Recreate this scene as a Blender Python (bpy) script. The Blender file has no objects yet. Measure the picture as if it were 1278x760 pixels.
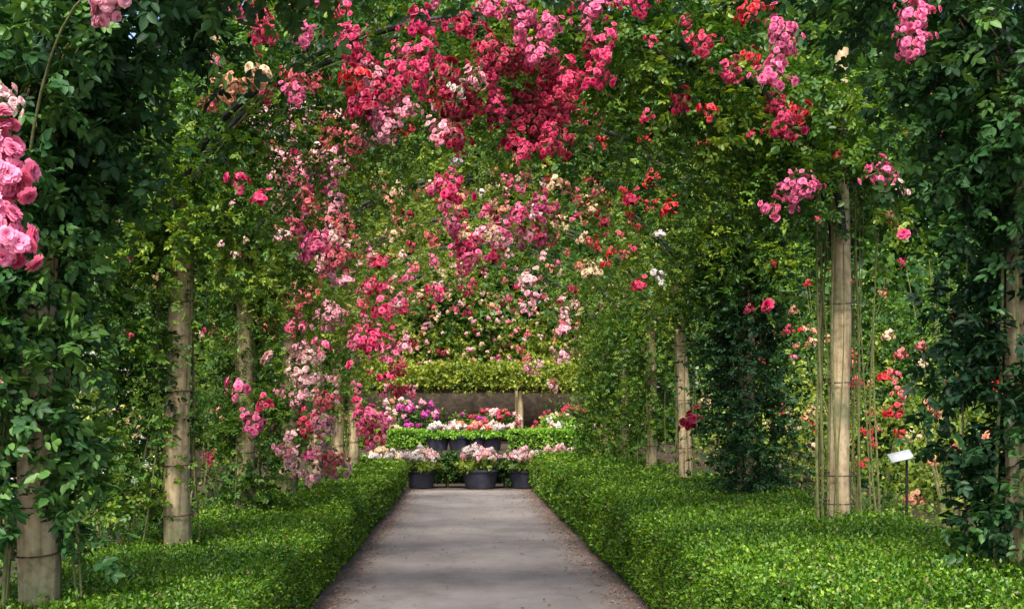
import bpy, math
import numpy as np
from mathutils import Vector, Matrix
R = math.radians
SC = bpy.context.scene
COL = SC.collection
F, VX, VY, EYE = 1400.0, 576.0, 521.0, 1.4      # photograph's focal length, vanishing point (px), eye height

def at(px, py, Y):
    return np.array([(px - VX) / F * Y, Y, EYE - (py - VY) / F * Y])

# ------------------------------------------------------------------ materials
def new_mat(name):
    m = bpy.data.materials.new(name); m.use_nodes = True
    nt = m.node_tree
    for n in list(nt.nodes): nt.nodes.remove(n)
    out = nt.nodes.new('ShaderNodeOutputMaterial')
    return m, nt, out
def N(nt, t, **kw):
    n = nt.nodes.new(t)
    for k, v in kw.items(): setattr(n, k, v)
    return n
def ramp(nt, stops):
    r = N(nt, 'ShaderNodeValToRGB'); e = r.color_ramp.elements
    e[0].position, e[0].color = stops[0][0], (*stops[0][1], 1)
    e[1].position, e[1].color = stops[-1][0], (*stops[-1][1], 1)
    for p, c in stops[1:-1]:
        x = e.new(p); x.color = (*c, 1)
    return r
def leaf_mat(name, stops, rough=.45, trans=.3, spec=.35):
    m, nt, out = new_mat(name)
    a = N(nt, 'ShaderNodeAttribute', attribute_name='tone')
    r = ramp(nt, stops); nt.links.new(a.outputs['Fac'], r.inputs['Fac'])
    p = N(nt, 'ShaderNodeBsdfPrincipled')
    p.inputs['Roughness'].default_value = rough
    p.inputs['Specular IOR Level'].default_value = spec
    nt.links.new(r.outputs['Color'], p.inputs['Base Color'])
    tr = N(nt, 'ShaderNodeBsdfTranslucent')
    mx = N(nt, 'ShaderNodeMix', data_type='RGBA', blend_type='MULTIPLY')
    mx.inputs['Factor'].default_value = 1
    nt.links.new(r.outputs['Color'], mx.inputs['A']); mx.inputs['B'].default_value = (1.5, 1.35, .6, 1)
    nt.links.new(mx.outputs['Result'], tr.inputs['Color'])
    ms = N(nt, 'ShaderNodeMixShader'); ms.inputs['Fac'].default_value = trans
    nt.links.new(p.outputs[0], ms.inputs[1]); nt.links.new(tr.outputs[0], ms.inputs[2])
    nt.links.new(ms.outputs[0], out.inputs['Surface'])
    return m
def noise_mat(name, c1, c2, scale=8, rough=.85, bump=.3, stretch=(1,1,1), detail=8, c3=None, bscale=None):
    m, nt, out = new_mat(name)
    tc = N(nt, 'ShaderNodeTexCoord'); mp = N(nt, 'ShaderNodeMapping'); mp.inputs['Scale'].default_value = stretch
    nt.links.new(tc.outputs['Object'], mp.inputs['Vector'])
    nz = N(nt, 'ShaderNodeTexNoise'); nz.inputs['Scale'].default_value = scale; nz.inputs['Detail'].default_value = detail
    nz.inputs['Roughness'].default_value = .65
    nt.links.new(mp.outputs[0], nz.inputs['Vector'])
    st = [(.3, c1), (.7, c2)] if c3 is None else [(.3, c1), (.5, c2), (.72, c3)]
    r = ramp(nt, st); nt.links.new(nz.outputs['Fac'], r.inputs['Fac'])
    p = N(nt, 'ShaderNodeBsdfPrincipled'); p.inputs['Roughness'].default_value = rough
    p.inputs['Specular IOR Level'].default_value = .25
    nt.links.new(r.outputs['Color'], p.inputs['Base Color'])
    n2 = N(nt, 'ShaderNodeTexNoise'); n2.inputs['Scale'].default_value = bscale or scale * 3; n2.inputs['Detail'].default_value = 6
    nt.links.new(mp.outputs[0], n2.inputs['Vector'])
    b = N(nt, 'ShaderNodeBump'); b.inputs['Strength'].default_value = bump; b.inputs['Distance'].default_value = .02
    nt.links.new(n2.outputs['Fac'], b.inputs['Height']); nt.links.new(b.outputs[0], p.inputs['Normal'])
    nt.links.new(p.outputs[0], out.inputs['Surface'])
    return m

M = {}
M['rose'] = leaf_mat('rose_leaf', [(0, (.010,.034,.006)), (.45, (.040,.110,.012)), (.8, (.105,.20,.018)), (1, (.21,.30,.03))])
M['dark'] = leaf_mat('dark_glossy_leaf', [(0, (.008,.030,.011)), (.5, (.026,.084,.020)), (1, (.08,.17,.03))], rough=.5, trans=.15, spec=.25)
M['olive'] = leaf_mat('yellow_green_leaf', [(0, (.035,.08,.010)), (.5, (.12,.195,.022)), (1, (.30,.35,.05))], trans=.35)
M['box'] = leaf_mat('box_leaf', [(0, (.15,.10,.035)), (.015, (.15,.10,.035)), (.03, (.012,.040,.005)), (.5, (.062,.160,.008)), (1, (.21,.34,.02))], rough=.4, trans=.25)
M['lime'] = leaf_mat('lime_clipped_leaf', [(0, (.08,.2,.02)), (.5, (.17,.36,.03)), (1, (.34,.5,.06))], trans=.3)  # lighter lime green than the box leaf
M['tree'] = leaf_mat('tree_leaf', [(0, (.016,.05,.012)), (.5, (.045,.12,.022)), (1, (.12,.22,.04))])
M['stem'] = noise_mat('green_brown_cane', (.05,.06,.02), (.14,.15,.05), scale=20, c3=(.22,.19,.09))
M['bark'] = noise_mat('bark', (.04,.03,.02), (.13,.10,.07), scale=10, bump=.7, stretch=(1,1,.2))
M['iron'] = noise_mat('dark_iron', (.012,.013,.011), (.03,.03,.025), scale=30, rough=.6)
M['wire'] = noise_mat('rusty_wire', (.03,.02,.014), (.09,.06,.04), scale=60, rough=.7)
M['pot'] = noise_mat('dark_blue_pot', (.02,.022,.035), (.055,.055,.08), scale=6, rough=.45, bump=.1)
M['soil'] = noise_mat('soil', (.02,.014,.009), (.06,.042,.028), scale=14, bump=1)
M['core'] = noise_mat('twiggy_core', (.006,.014,.004), (.02,.035,.01), scale=30, bump=1)
M['card'] = noise_mat('white_card', (.30,.32,.33), (.46,.47,.48), scale=9, rough=.35, bump=.02)
M['black'] = noise_mat('black_metal', (.01,.01,.01), (.02,.02,.02), scale=30, rough=.5)
M['stone'] = noise_mat('weathered_stone', (.045,.032,.024), (.12,.09,.065), scale=5, bump=.6)
M['beam'] = noise_mat('dark_timber', (.03,.022,.016), (.08,.06,.04), scale=9, stretch=(.2,1,1))

def petal_mat():
    m, nt, out = new_mat('rose_petal')
    oi = N(nt, 'ShaderNodeObjectInfo'); a = N(nt, 'ShaderNodeAttribute', attribute_name='tone')
    hs = N(nt, 'ShaderNodeHueSaturation')
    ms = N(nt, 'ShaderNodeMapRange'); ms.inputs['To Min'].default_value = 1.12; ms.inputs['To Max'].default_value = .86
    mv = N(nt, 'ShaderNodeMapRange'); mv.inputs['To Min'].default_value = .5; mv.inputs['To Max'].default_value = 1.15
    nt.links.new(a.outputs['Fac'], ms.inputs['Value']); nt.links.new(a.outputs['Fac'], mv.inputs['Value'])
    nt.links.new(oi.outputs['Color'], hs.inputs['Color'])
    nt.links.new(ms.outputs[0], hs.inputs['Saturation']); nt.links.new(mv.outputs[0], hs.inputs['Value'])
    p = N(nt, 'ShaderNodeBsdfPrincipled'); p.inputs['Roughness'].default_value = .6
    p.inputs['Specular IOR Level'].default_value = .2
    nt.links.new(hs.outputs[0], p.inputs['Base Color'])
    tr = N(nt, 'ShaderNodeBsdfTranslucent'); nt.links.new(hs.outputs[0], tr.inputs['Color'])
    mx = N(nt, 'ShaderNodeMixShader'); mx.inputs['Fac'].default_value = .3
    nt.links.new(p.outputs[0], mx.inputs[1]); nt.links.new(tr.outputs[0], mx.inputs[2])
    nt.links.new(mx.outputs[0], out.inputs['Surface'])
    return m
M['petal'] = petal_mat()

def post_mat():
    m, nt, out = new_mat('peeled_log')
    tc = N(nt, 'ShaderNodeTexCoord')
    mp = N(nt, 'ShaderNodeMapping'); mp.inputs['Scale'].default_value = (14, 14, .8)
    nt.links.new(tc.outputs['Object'], mp.inputs['Vector'])
    n1 = N(nt, 'ShaderNodeTexNoise'); n1.inputs['Scale'].default_value = 2.2; n1.inputs['Detail'].default_value = 8
    nt.links.new(mp.outputs[0], n1.inputs['Vector'])
    r1 = ramp(nt, [(.28, (.12,.08,.045)), (.45, (.38,.28,.15)), (.7, (.56,.44,.27))]); nt.links.new(n1.outputs['Fac'], r1.inputs['Fac'])
    n2 = N(nt, 'ShaderNodeTexNoise'); n2.inputs['Scale'].default_value = 2.5; n2.inputs['Detail'].default_value = 5
    nt.links.new(tc.outputs['Object'], n2.inputs['Vector'])
    r2 = ramp(nt, [(.55, (0,0,0)), (.75, (.8,.8,.8))]); nt.links.new(n2.outputs['Fac'], r2.inputs['Fac'])
    mx = N(nt, 'ShaderNodeMix', data_type='RGBA'); nt.links.new(r2.outputs['Color'], mx.inputs['Factor'])
    nt.links.new(r1.outputs['Color'], mx.inputs['A']); mx.inputs['B'].default_value = (.11, .13, .055, 1)
    p = N(nt, 'ShaderNodeBsdfPrincipled'); p.inputs['Roughness'].default_value = .85
    m2 = N(nt, 'ShaderNodeMapping'); m2.inputs['Scale'].default_value = (3.4, 3.4, 2.0); nt.links.new(tc.outputs['Object'], m2.inputs['Vector'])
    vo = N(nt, 'ShaderNodeTexVoronoi'); vo.inputs['Scale'].default_value = 1.6; nt.links.new(m2.outputs[0], vo.inputs['Vector'])
    rk = ramp(nt, [(.06, (.22,.17,.12)), (.13, (1,1,1))]); nt.links.new(vo.outputs['Distance'], rk.inputs['Fac'])
    n3 = N(nt, 'ShaderNodeTexNoise'); n3.inputs['Scale'].default_value = 26; n3.inputs['Detail'].default_value = 6; nt.links.new(tc.outputs['Object'], n3.inputs['Vector'])
    r3 = ramp(nt, [(.32, (.65,.62,.56)), (.55, (1.05,1.05,1.05))]); nt.links.new(n3.outputs['Fac'], r3.inputs['Fac'])
    ma = N(nt, 'ShaderNodeMix', data_type='RGBA', blend_type='MULTIPLY'); ma.inputs['Factor'].default_value = 1
    nt.links.new(rk.outputs['Color'], ma.inputs['A']); nt.links.new(r3.outputs['Color'], ma.inputs['B'])
    mb = N(nt, 'ShaderNodeMix', data_type='RGBA', blend_type='MULTIPLY'); mb.inputs['Factor'].default_value = 1
    nt.links.new(mx.outputs['Result'], mb.inputs['A']); nt.links.new(ma.outputs['Result'], mb.inputs['B'])
    nt.links.new(mb.outputs['Result'], p.inputs['Base Color'])
    b = N(nt, 'ShaderNodeBump'); b.inputs['Strength'].default_value = .9; b.inputs['Distance'].default_value = .012
    nt.links.new(n1.outputs['Fac'], b.inputs['Height']); nt.links.new(b.outputs[0], p.inputs['Normal'])
    nt.links.new(p.outputs[0], out.inputs['Surface'])
    return m
M['post'] = post_mat()

def path_mat():
    m, nt, out = new_mat('worn_paving')
    tc = N(nt, 'ShaderNodeTexCoord')
    def nz(s, d=6, st=(1,1,1)):
        mp = N(nt, 'ShaderNodeMapping'); mp.inputs['Scale'].default_value = st
        nt.links.new(tc.outputs['Object'], mp.inputs['Vector'])
        n = N(nt, 'ShaderNodeTexNoise'); n.inputs['Scale'].default_value = s; n.inputs['Detail'].default_value = d
        n.inputs['Roughness'].default_value = .7
        nt.links.new(mp.outputs[0], n.inputs['Vector']); return n
    a = nz(1.1, 8, (1,.8,1)); ra = ramp(nt, [(.3, (.14,.118,.105)), (.5, (.215,.187,.170)), (.72, (.285,.252,.232))])
    nt.links.new(a.outputs['Fac'], ra.inputs['Fac'])
    g = nz(110, 3); rg = ramp(nt, [(.3, (.55,.55,.55)), (.7, (1.25,1.25,1.25))]); nt.links.new(g.outputs['Fac'], rg.inputs['Fac'])
    mx = N(nt, 'ShaderNodeMix', data_type='RGBA', blend_type='MULTIPLY'); mx.inputs['Factor'].default_value = .7
    nt.links.new(ra.outputs['Color'], mx.inputs['A']); nt.links.new(rg.outputs['Color'], mx.inputs['B'])
    # brown litter stain towards the borders: |x - centre| with noise
    sp = N(nt, 'ShaderNodeSeparateXYZ'); nt.links.new(tc.outputs['Object'], sp.inputs[0])
    ab = N(nt, 'ShaderNodeMath', operation='ABSOLUTE'); nt.links.new(sp.outputs['X'], ab.inputs[0])
    e = nz(5, 6, (1,.5,1)); ad = N(nt, 'ShaderNodeMath', operation='ADD'); nt.links.new(ab.outputs[0], ad.inputs[0]); nt.links.new(e.outputs['Fac'], ad.inputs[1])
    mr = N(nt, 'ShaderNodeMapRange'); mr.inputs['From Min'].default_value = 1.4; mr.inputs['From Max'].default_value = 1.75
    mr.inputs['To Max'].default_value = .8
    nt.links.new(ad.outputs[0], mr.inputs['Value'])
    m2 = N(nt, 'ShaderNodeMix', data_type='RGBA'); nt.links.new(mr.outputs[0], m2.inputs['Factor'])
    nt.links.new(mx.outputs['Result'], m2.inputs['A']); m2.inputs['B'].default_value = (.09, .06, .045, 1)
    # fine cracks
    v = N(nt, 'ShaderNodeTexVoronoi', feature='DISTANCE_TO_EDGE'); v.inputs['Scale'].default_value = .9
    wn = nz(3, 5); va = N(nt, 'ShaderNodeVectorMath', operation='MULTIPLY_ADD')
    nt.links.new(wn.outputs['Color'], va.inputs[0]); va.inputs[1].default_value = (.5,.5,.5); nt.links.new(tc.outputs['Object'], va.inputs[2])
    nt.links.new(va.outputs[0], v.inputs['Vector'])
    rc = ramp(nt, [(0, (.55,.5,.5)), (.012, (1,1,1))]); nt.links.new(v.outputs['Distance'], rc.inputs['Fac'])
    m3 = N(nt, 'ShaderNodeMix', data_type='RGBA', blend_type='MULTIPLY'); m3.inputs['Factor'].default_value = .6
    nt.links.new(m2.outputs['Result'], m3.inputs['A']); nt.links.new(rc.outputs['Color'], m3.inputs['B'])
    p = N(nt, 'ShaderNodeBsdfPrincipled'); p.inputs['Roughness'].default_value = .8; p.inputs['Specular IOR Level'].default_value = .3
    nt.links.new(m3.outputs['Result'], p.inputs['Base Color'])
    b = N(nt, 'ShaderNodeBump'); b.inputs['Strength'].default_value = .5; b.inputs['Distance'].default_value = .01
    nt.links.new(g.outputs['Fac'], b.inputs['Height']); nt.links.new(b.outputs[0], p.inputs['Normal'])
    nt.links.new(p.outputs[0], out.inputs['Surface'])
    return m
M['path'] = path_mat()

# ------------------------------------------------------------------ mesh helpers
def np_mesh(name, V, polys, mats, tone=None, matidx=None, smooth=False):
    """V (n,3); polys: list of int arrays (k,c) of equal corner count each"""
    me = bpy.data.meshes.new(name)
    V = np.asarray(V, np.float32)
    loops = np.concatenate([p.ravel() for p in polys]).astype(np.int32)
    cnt = np.concatenate([np.full(len(p), p.shape[1], np.int32) for p in polys])
    me.vertices.add(len(V)); me.vertices.foreach_set('co', V.ravel())
    me.loops.add(len(loops)); me.loops.foreach_set('vertex_index', loops)
    me.polygons.add(len(cnt)); me.polygons.foreach_set('loop_start', np.concatenate([[0], np.cumsum(cnt)[:-1]]).astype(np.int32))
    if matidx is not None: me.polygons.foreach_set('material_index', np.asarray(matidx, np.int32))
    if tone is not None:
        at_ = me.attributes.new('tone', 'FLOAT', 'FACE'); at_.data.foreach_set('value', np.clip(tone, -1, 1).astype(np.float32))
    for m in mats: me.materials.append(m)
    me.update(calc_edges=True)
    if smooth: me.polygons.foreach_set('use_smooth', np.ones(len(cnt), bool))
    return me
def link(name, me, parent=None, loc=None):
    o = bpy.data.objects.new(name, me); COL.objects.link(o)
    if loc is not None: o.location = loc
    if parent is not None: o.parent = parent
    return o
def tag(o, label=None, cat=None, group=None, kind=None):
    if label: o['label'] = label
    if cat: o['category'] = cat
    if group: o['group'] = group
    if kind: o['kind'] = kind
    return o
def empty(name, loc, label, cat, group=None):
    o = link(name, None, loc=loc); o.empty_display_size = .2
    return tag(o, label, cat, group)

class MB:
    """plain mesh builder (world coordinates)"""
    def __init__(s): s.v = []; s.q = []; s.t = []; s.n = 0
    def box(s, x0, x1, y0, y1, z0, z1):
        b = s.n
        s.v += [(x0,y0,z0),(x1,y0,z0),(x1,y1,z0),(x0,y1,z0),(x0,y0,z1),(x1,y0,z1),(x1,y1,z1),(x0,y1,z1)]
        s.q += [[b+i for i in f] for f in ((0,3,2,1),(4,5,6,7),(0,1,5,4),(1,2,6,5),(2,3,7,6),(3,0,4,7))]
        s.n += 8; return s
    def tube(s, pts, rad, seg=8, cap=True):
        pts = np.asarray(pts, float); k = len(pts)
        rad = np.full(k, rad) if np.isscalar(rad) else np.asarray(rad)
        T = np.gradient(pts, axis=0); T /= np.linalg.norm(T, axis=1)[:, None] + 1e-9
        ref = np.array([0,1,0.]) if abs(T[0][1]) < .9 else np.array([1.,0,0])
        a = np.linspace(0, 2*math.pi, seg, endpoint=False); b = s.n
        for i in range(k):
            u = np.cross(T[i], ref); u /= np.linalg.norm(u) + 1e-9; w = np.cross(T[i], u)
            for x in a: s.v.append(tuple(pts[i] + rad[i]*(math.cos(x)*u + math.sin(x)*w)))
        for i in range(k-1):
            for j in range(seg):
                j2 = (j+1) % seg
                s.q.append([b+i*seg+j, b+i*seg+j2, b+(i+1)*seg+j2, b+(i+1)*seg+j])
        s.n += k*seg
        if cap:
            for i, flip in ((0, 1), (k-1, 0)):
                s.v.append(tuple(pts[i])); c = s.n; s.n += 1
                for j in range(seg):
                    j2 = (j+1) % seg; t = [c, b+i*seg+j, b+i*seg+j2]; s.t.append(t[::-1] if flip else t)
        return s
    def lathe(s, cx, cy, prof, seg=24):
        b = s.n
        for r, z in prof:
            for j in range(seg):
                x = 2*math.pi*j/seg; s.v.append((cx+r*math.cos(x), cy+r*math.sin(x), z))
        for i in range(len(prof)-1):
            for j in range(seg):
                j2 = (j+1) % seg; s.q.append([b+i*seg+j, b+i*seg+j2, b+(i+1)*seg+j2, b+(i+1)*seg+j])
        s.n += len(prof)*seg; return s
    def build(s, name, mat, parent=None, smooth=True, origin=(0,0,0)):
        V = np.array(s.v) - np.asarray(origin, float)
        P = []
        if s.q: P.append(np.array(s.q))
        if s.t: P.append(np.array(s.t))
        me = np_mesh(name, V, P, [mat], smooth=smooth)
        if smooth:
            try: me.set_sharp_from_angle(angle=R(40))
            except Exception: pass
        return link(name, me, parent)

def norm(a): return a / (np.linalg.norm(a, axis=-1, keepdims=True) + 1e-9)

def leaf_blades(P, A, Nn, L, W, detailed=True, curl=.15):
    """P base points, A axis, Nn approx normal, L length, W half-width"""
    A = norm(A); S = norm(np.cross(A, Nn)); U = np.cross(S, A)
    L = L[:, None]; W = W[:, None]
    if detailed:
        base = P; tip = P + A*L - U*L*curl
        l1 = P + A*L*.3 + S*W*.85 + U*W*.3; l2 = P + A*L*.68 + S*W*.75 + U*W*.2 - U*L*curl*.4
        r1 = P + A*L*.3 - S*W*.85 + U*W*.3; r2 = P + A*L*.68 - S*W*.75 + U*W*.2 - U*L*curl*.4
        V = np.stack([base, l1, l2, tip, r2, r1], 1).reshape(-1, 3)
        b = (np.arange(len(P))*6)[:, None]
        F_ = np.concatenate([b + [0,3,2,1], b + [0,5,4,3]], 1).reshape(-1, 4)
        return V, F_
    base = P; tip = P + A*L - U*L*curl; l = P + A*L*.45 + S*W + U*W*.3; r = P + A*L*.45 - S*W + U*W*.3
    V = np.stack([base, l, tip, r], 1).reshape(-1, 3); b = (np.arange(len(P))*4)[:, None]
    F_ = np.concatenate([b + [0,2,1], b + [0,3,2]], 1).reshape(-1, 3)
    return V, F_

def shoots(rng, S, D, L, m, lsize, droop=.5, compound=True, detailed=True, tone=.5, tvar=.16, wid=.32, lift=1.0):
    """leafy shoots: start S, direction D, length L, m leaves each -> (V, faces, tone)"""
    n = len(S); L = np.broadcast_to(L, (n,)); D = norm(D)
    t = ((np.arange(m) + .7)/m)[None, :] + rng.uniform(-.4/m, .4/m, (n, m))
    Lt = (L[:, None]*t)[..., None]
    dz = np.zeros((n, m, 3)); dz[..., 2] = -droop*L[:, None]*t*t
    P = S[:, None] + D[:, None]*Lt + dz
    T = D[:, None] + np.stack([0*t, 0*t, -2*droop*t], -1); T = norm(T)
    rv = rng.normal(size=(n, m, 3)); side = norm(np.cross(T, rv))
    A = norm(.45*T + 1.0*side + np.array([0,0,-.15]))
    Nn = norm(np.array([0,0,lift]) + rng.normal(size=(n, m, 3))*.55)
    tn = np.clip(tone + rng.normal(size=(n, 1))*tvar + rng.normal(size=(n, m))*.08 + .12*(t-.5), 0, 1)
    fq = 2.6 if detailed or compound else 1.3
    cl = np.sin(P[...,0]*fq + 1.9*np.sin(P[...,2]*fq*.8 + 1)) + np.sin(P[...,2]*fq*1.3 + P[...,1]*.9 + 2*np.sin(P[...,0]*1.1)) + .6*np.sin(P[...,0]*fq*2.7 - P[...,2]*fq*2.1 + P[...,1])
    tn = np.clip(tn + .10*cl, 0, 1)
    P, A, Nn, tn = P.reshape(-1,3), A.reshape(-1,3), Nn.reshape(-1,3), tn.ravel()
    ls = lsize*rng.uniform(.7, 1.25, len(P))
    if compound:
        S_ = norm(np.cross(A, Nn))
        Ps, As, Ls = [P + A*ls[:,None]*1.25], [A], [ls]
        for k, (f, sg) in enumerate(((1.15, 1), (1.15, -1), (.55, 1), (.55, -1))):
            Ps.append(P + A*ls[:,None]*f); As.append(norm(A*.55 + S_*sg*.85)); Ls.append(ls*(.9 if k < 2 else .75))
        P = np.concatenate(Ps); A = np.concatenate(As); ls = np.concatenate(Ls)
        Nn = np.tile(Nn, (5,1)) + rng.normal(size=(len(P), 3))*.15
        tn = np.clip(np.tile(tn, 5) + rng.normal(size=len(P))*.05, 0, 1)
    V, Fc = leaf_blades(P, A, Nn, ls, ls*wid, detailed)
    return V, Fc, np.repeat(tn, 2)

class Leaves:
    def __init__(s): s.V = []; s.F = {3: [], 4: []}; s.T = {3: [], 4: []}; s.n = 0
    def add(s, V, Fc, t):
        s.V.append(V); k = Fc.shape[1]; s.F[k].append(Fc + s.n); s.T[k].append(t); s.n += len(V)
    def build(s, name, mat, parent=None):
        P = [np.concatenate(s.F[k]) for k in (4, 3) if s.F[k]]
        T = np.concatenate([np.concatenate(s.T[k]) for k in (4, 3) if s.T[k]])
        me = np_mesh(name, np.concatenate(s.V), P, [mat], tone=T)
        return link(name, me, parent)

# ------------------------------------------------------------------ flower clusters (shared meshes, tinted by object colour)
def rosette(rng, rings):
    """unit rosette (radius 1) facing +Z; returns V, quads, tone"""
    V = []; Fq = []; T = []; n = 0
    for (cnt, r, tilt, z, tn) in rings:
        ph = rng.uniform(0, 6.28)
        for k in range(cnt):
            a = ph + 2*math.pi*k/cnt + rng.uniform(-.15, .15); tl = tilt + rng.uniform(-.15, .15); rr = r*rng.uniform(.85, 1.1)
            d = np.array([math.cos(a), math.sin(a), 0]); s = np.array([-math.sin(a), math.cos(a), 0]); up = np.array([0,0,1.])
            ax = d*math.cos(tl) + up*math.sin(tl); nn = -d*math.sin(tl) + up*math.cos(tl)
            w = rr*math.pi/cnt*1.35*max(.45, math.cos(tl)*.5+.5)
            p0 = np.array([0,0,z]) + d*.04
            mid = p0 + ax*rr*.6
            V += [p0 - s*w*.25, p0 + s*w*.25, mid + s*w + nn*w*.25, mid - s*w + nn*w*.25,
                  p0 + ax*rr*.97 + s*w*.5 - nn*rr*.12, p0 + ax*rr*1.0 - s*w*.5 - nn*rr*.12*rng.uniform(0,1.5)]
            Fq += [[n, n+1, n+2, n+3], [n+3, n+2, n+4, n+5]]
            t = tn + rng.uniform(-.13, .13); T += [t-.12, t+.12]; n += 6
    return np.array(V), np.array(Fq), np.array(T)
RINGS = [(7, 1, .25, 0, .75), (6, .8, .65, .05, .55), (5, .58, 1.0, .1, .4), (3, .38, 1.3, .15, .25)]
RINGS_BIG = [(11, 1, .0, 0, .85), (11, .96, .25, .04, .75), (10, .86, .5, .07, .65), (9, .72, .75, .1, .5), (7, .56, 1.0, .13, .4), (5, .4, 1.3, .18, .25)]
RINGS_FAR = [(6, 1, .3, 0, .7), (4, .6, .9, .1, .4)]
def cluster_mesh(name, seed, nf, dims, rad, rings, hang=True):
    rng = np.random.default_rng(seed); V = []; Fq = []; T = []; n = 0
    for i in range(nf):
        u = norm(rng.normal(size=3)); q = rng.uniform(.45, 1.05)
        lob = 1 + .35*math.sin(3*math.atan2(u[2], u[0]) + seed) if nf > 10 else 1
        c = u*np.array(dims)*q*lob
        if hang: c[:2] *= 1 - .35*max(0, -u[2])
        f = norm(u*np.array([1,1,.6]) + np.array([0,-.25,.15]) + rng.normal(size=3)*.25)
        v, q4, t = rosette(rng, rings); r = rad*(rng.uniform(.75, 1.2) if rng.uniform() > .2 else rng.uniform(.3, .55))
        ref = np.array([0,0,1.]) if abs(f[2]) < .9 else np.array([1.,0,0])
        x = norm(np.cross(ref, f)); y = np.cross(f, x)
        V.append(c + r*(v[:, :1]*x + v[:, 1:2]*y + v[:, 2:]*f)); Fq.append(q4 + n); T.append(t + rng.uniform(-.2, .2)); n += len(v)
    npet = sum(len(q) for q in Fq)
    # flower stalks meeting in the middle of the truss
    k = nf
    for i in range(nf if nf > 1 else 0):
        fl = V[i]; c = fl.mean(0); c0 = np.array([0,0,.0]); r0 = .0022
        V.append(np.array([c0+[r0,0,0], c0+[-r0,0,r0], c0+[0,r0,-r0], c+[r0,0,0], c+[-r0,0,r0], c+[0,r0,-r0]]))
        Fq.append(np.array([[0,1,4,3],[1,2,5,4],[2,0,3,5]]) + n); T.append(np.array([.5,.5,.5])); n += 6
    Fq = np.concatenate(Fq); mi = np.zeros(len(Fq), int); mi[npet:] = 1
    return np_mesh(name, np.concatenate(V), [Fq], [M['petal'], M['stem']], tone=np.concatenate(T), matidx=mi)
CL = {
 's': [cluster_mesh('small_cluster', 10+i, 14, (.062,.05,.055), .0225, RINGS) for i in range(4)],
 'm': [cluster_mesh('round_cluster', 20+i, 52, (.125,.09,.105), .0245, RINGS) for i in range(4)],
 'l': [cluster_mesh('long_cluster', 30+i, 88, (.12,.10,.20), .025, RINGS) for i in range(4)],
 'b': [cluster_mesh('big_cluster', 40+i, 80, (.14,.10,.22), .046, RINGS_BIG) for i in range(2)],
 'f': [cluster_mesh('far_cluster', 50+i, 20, (.12,.11,.11), .046, RINGS_FAR) for i in range(4)],
 'x': [cluster_mesh('single_rose', 60+i, 1, (.01,.01,.01), .045, RINGS_BIG) for i in range(3)],
}
BASE_H = {'s': .145, 'm': .24, 'l': .42, 'b': .5, 'f': .3, 'x': .09}
COLS = {
 'candy': (.88,.20,.36),
 'hot': (.78,.025,.15), 'pink': (.84,.13,.31), 'pale': (.86,.36,.44), 'salmon': (.74,.13,.15), 'crim': (.40,.006,.045),
 'red': (.68,.006,.018), 'cream': (.76,.55,.32), 'white': (.78,.70,.64), 'mag': (.62,.03,.36), 'blush': (.86,.52,.50),
 'rose': (.62,.022,.09), 'peach': (.75,.32,.17),
}
crng = np.random.default_rng(5)
def flower(parent, P, kind, col, h=None, name='flower_cluster'):
    me = CL[kind][int(crng.integers(len(CL[kind])))]
    o = bpy.data.objects.new(name, me); COL.objects.link(o); o.parent = parent
    o.location = P - np.array(parent.location) if parent is not None else P
    s = (h / BASE_H[kind]) if h else 1.0; s *= crng.uniform(.92, 1.08)
    o.scale = (s, s, s); o.rotation_euler = (crng.uniform(-.3,.3), crng.uniform(-.3,.3), crng.uniform(-.5,.5))
    c = np.array(COLS[col])*crng.uniform(.85, 1.12); c = np.clip(c + crng.uniform(-.03,.03,3)*c, 0, .95)
    o.color = (*c, 1)
    return o

# ------------------------------------------------------------------ camera, light, world
cam = bpy.data.cameras.new('camera'); co = bpy.data.objects.new('camera', cam); COL.objects.link(co)
co.location = (0, 0, EYE); co.rotation_euler = (R(90), 0, 0)
cam.sensor_width = 36; cam.lens = F/1278*36; cam.shift_x = 63/1278; cam.shift_y = 141/1278; cam.clip_end = 2000
SC.camera = co
SUN_EL, SUN_AZ = 56, 195      # azimuth measured clockwise from +Y: behind the camera, a little to the left
w = bpy.data.worlds.new('World'); SC.world = w; w.use_nodes = True
nt = w.node_tree; bg = nt.nodes['Background']; sky = nt.nodes.new('ShaderNodeTexSky'); sky.sky_type = 'NISHITA'
sky.sun_disc = False; sky.sun_elevation = R(SUN_EL); sky.sun_rotation = R(SUN_AZ); sky.air_density = 1; sky.dust_density = 3
nt.links.new(sky.outputs[0], bg.inputs['Color']); bg.inputs['Strength'].default_value = .15
sl = bpy.data.lights.new('sun', 'SUN'); sl.energy = 3.0; sl.angle = R(20); sl.color = (1, .95, .87)
so = bpy.data.objects.new('sun', sl); COL.objects.link(so)
d = Vector((math.sin(R(SUN_AZ))*math.cos(R(SUN_EL)), math.cos(R(SUN_AZ))*math.cos(R(SUN_EL)), math.sin(R(SUN_EL))))
so.rotation_euler = d.to_track_quat('Z', 'Y').to_euler(); so.location = (0, 0, 30)
SC.view_settings.view_transform = 'Standard'; SC.view_settings.look = 'None'
SC.view_settings.exposure = 1.3; SC.view_settings.gamma = 1
SC.render.engine = 'CYCLES'
SC.cycles.max_bounces = 6; SC.cycles.diffuse_bounces = 4; SC.cycles.glossy_bounces = 2; SC.cycles.transmission_bounces = 4
SC.cycles.sample_clamp_indirect = 6; SC.cycles.use_denoising = True

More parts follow.
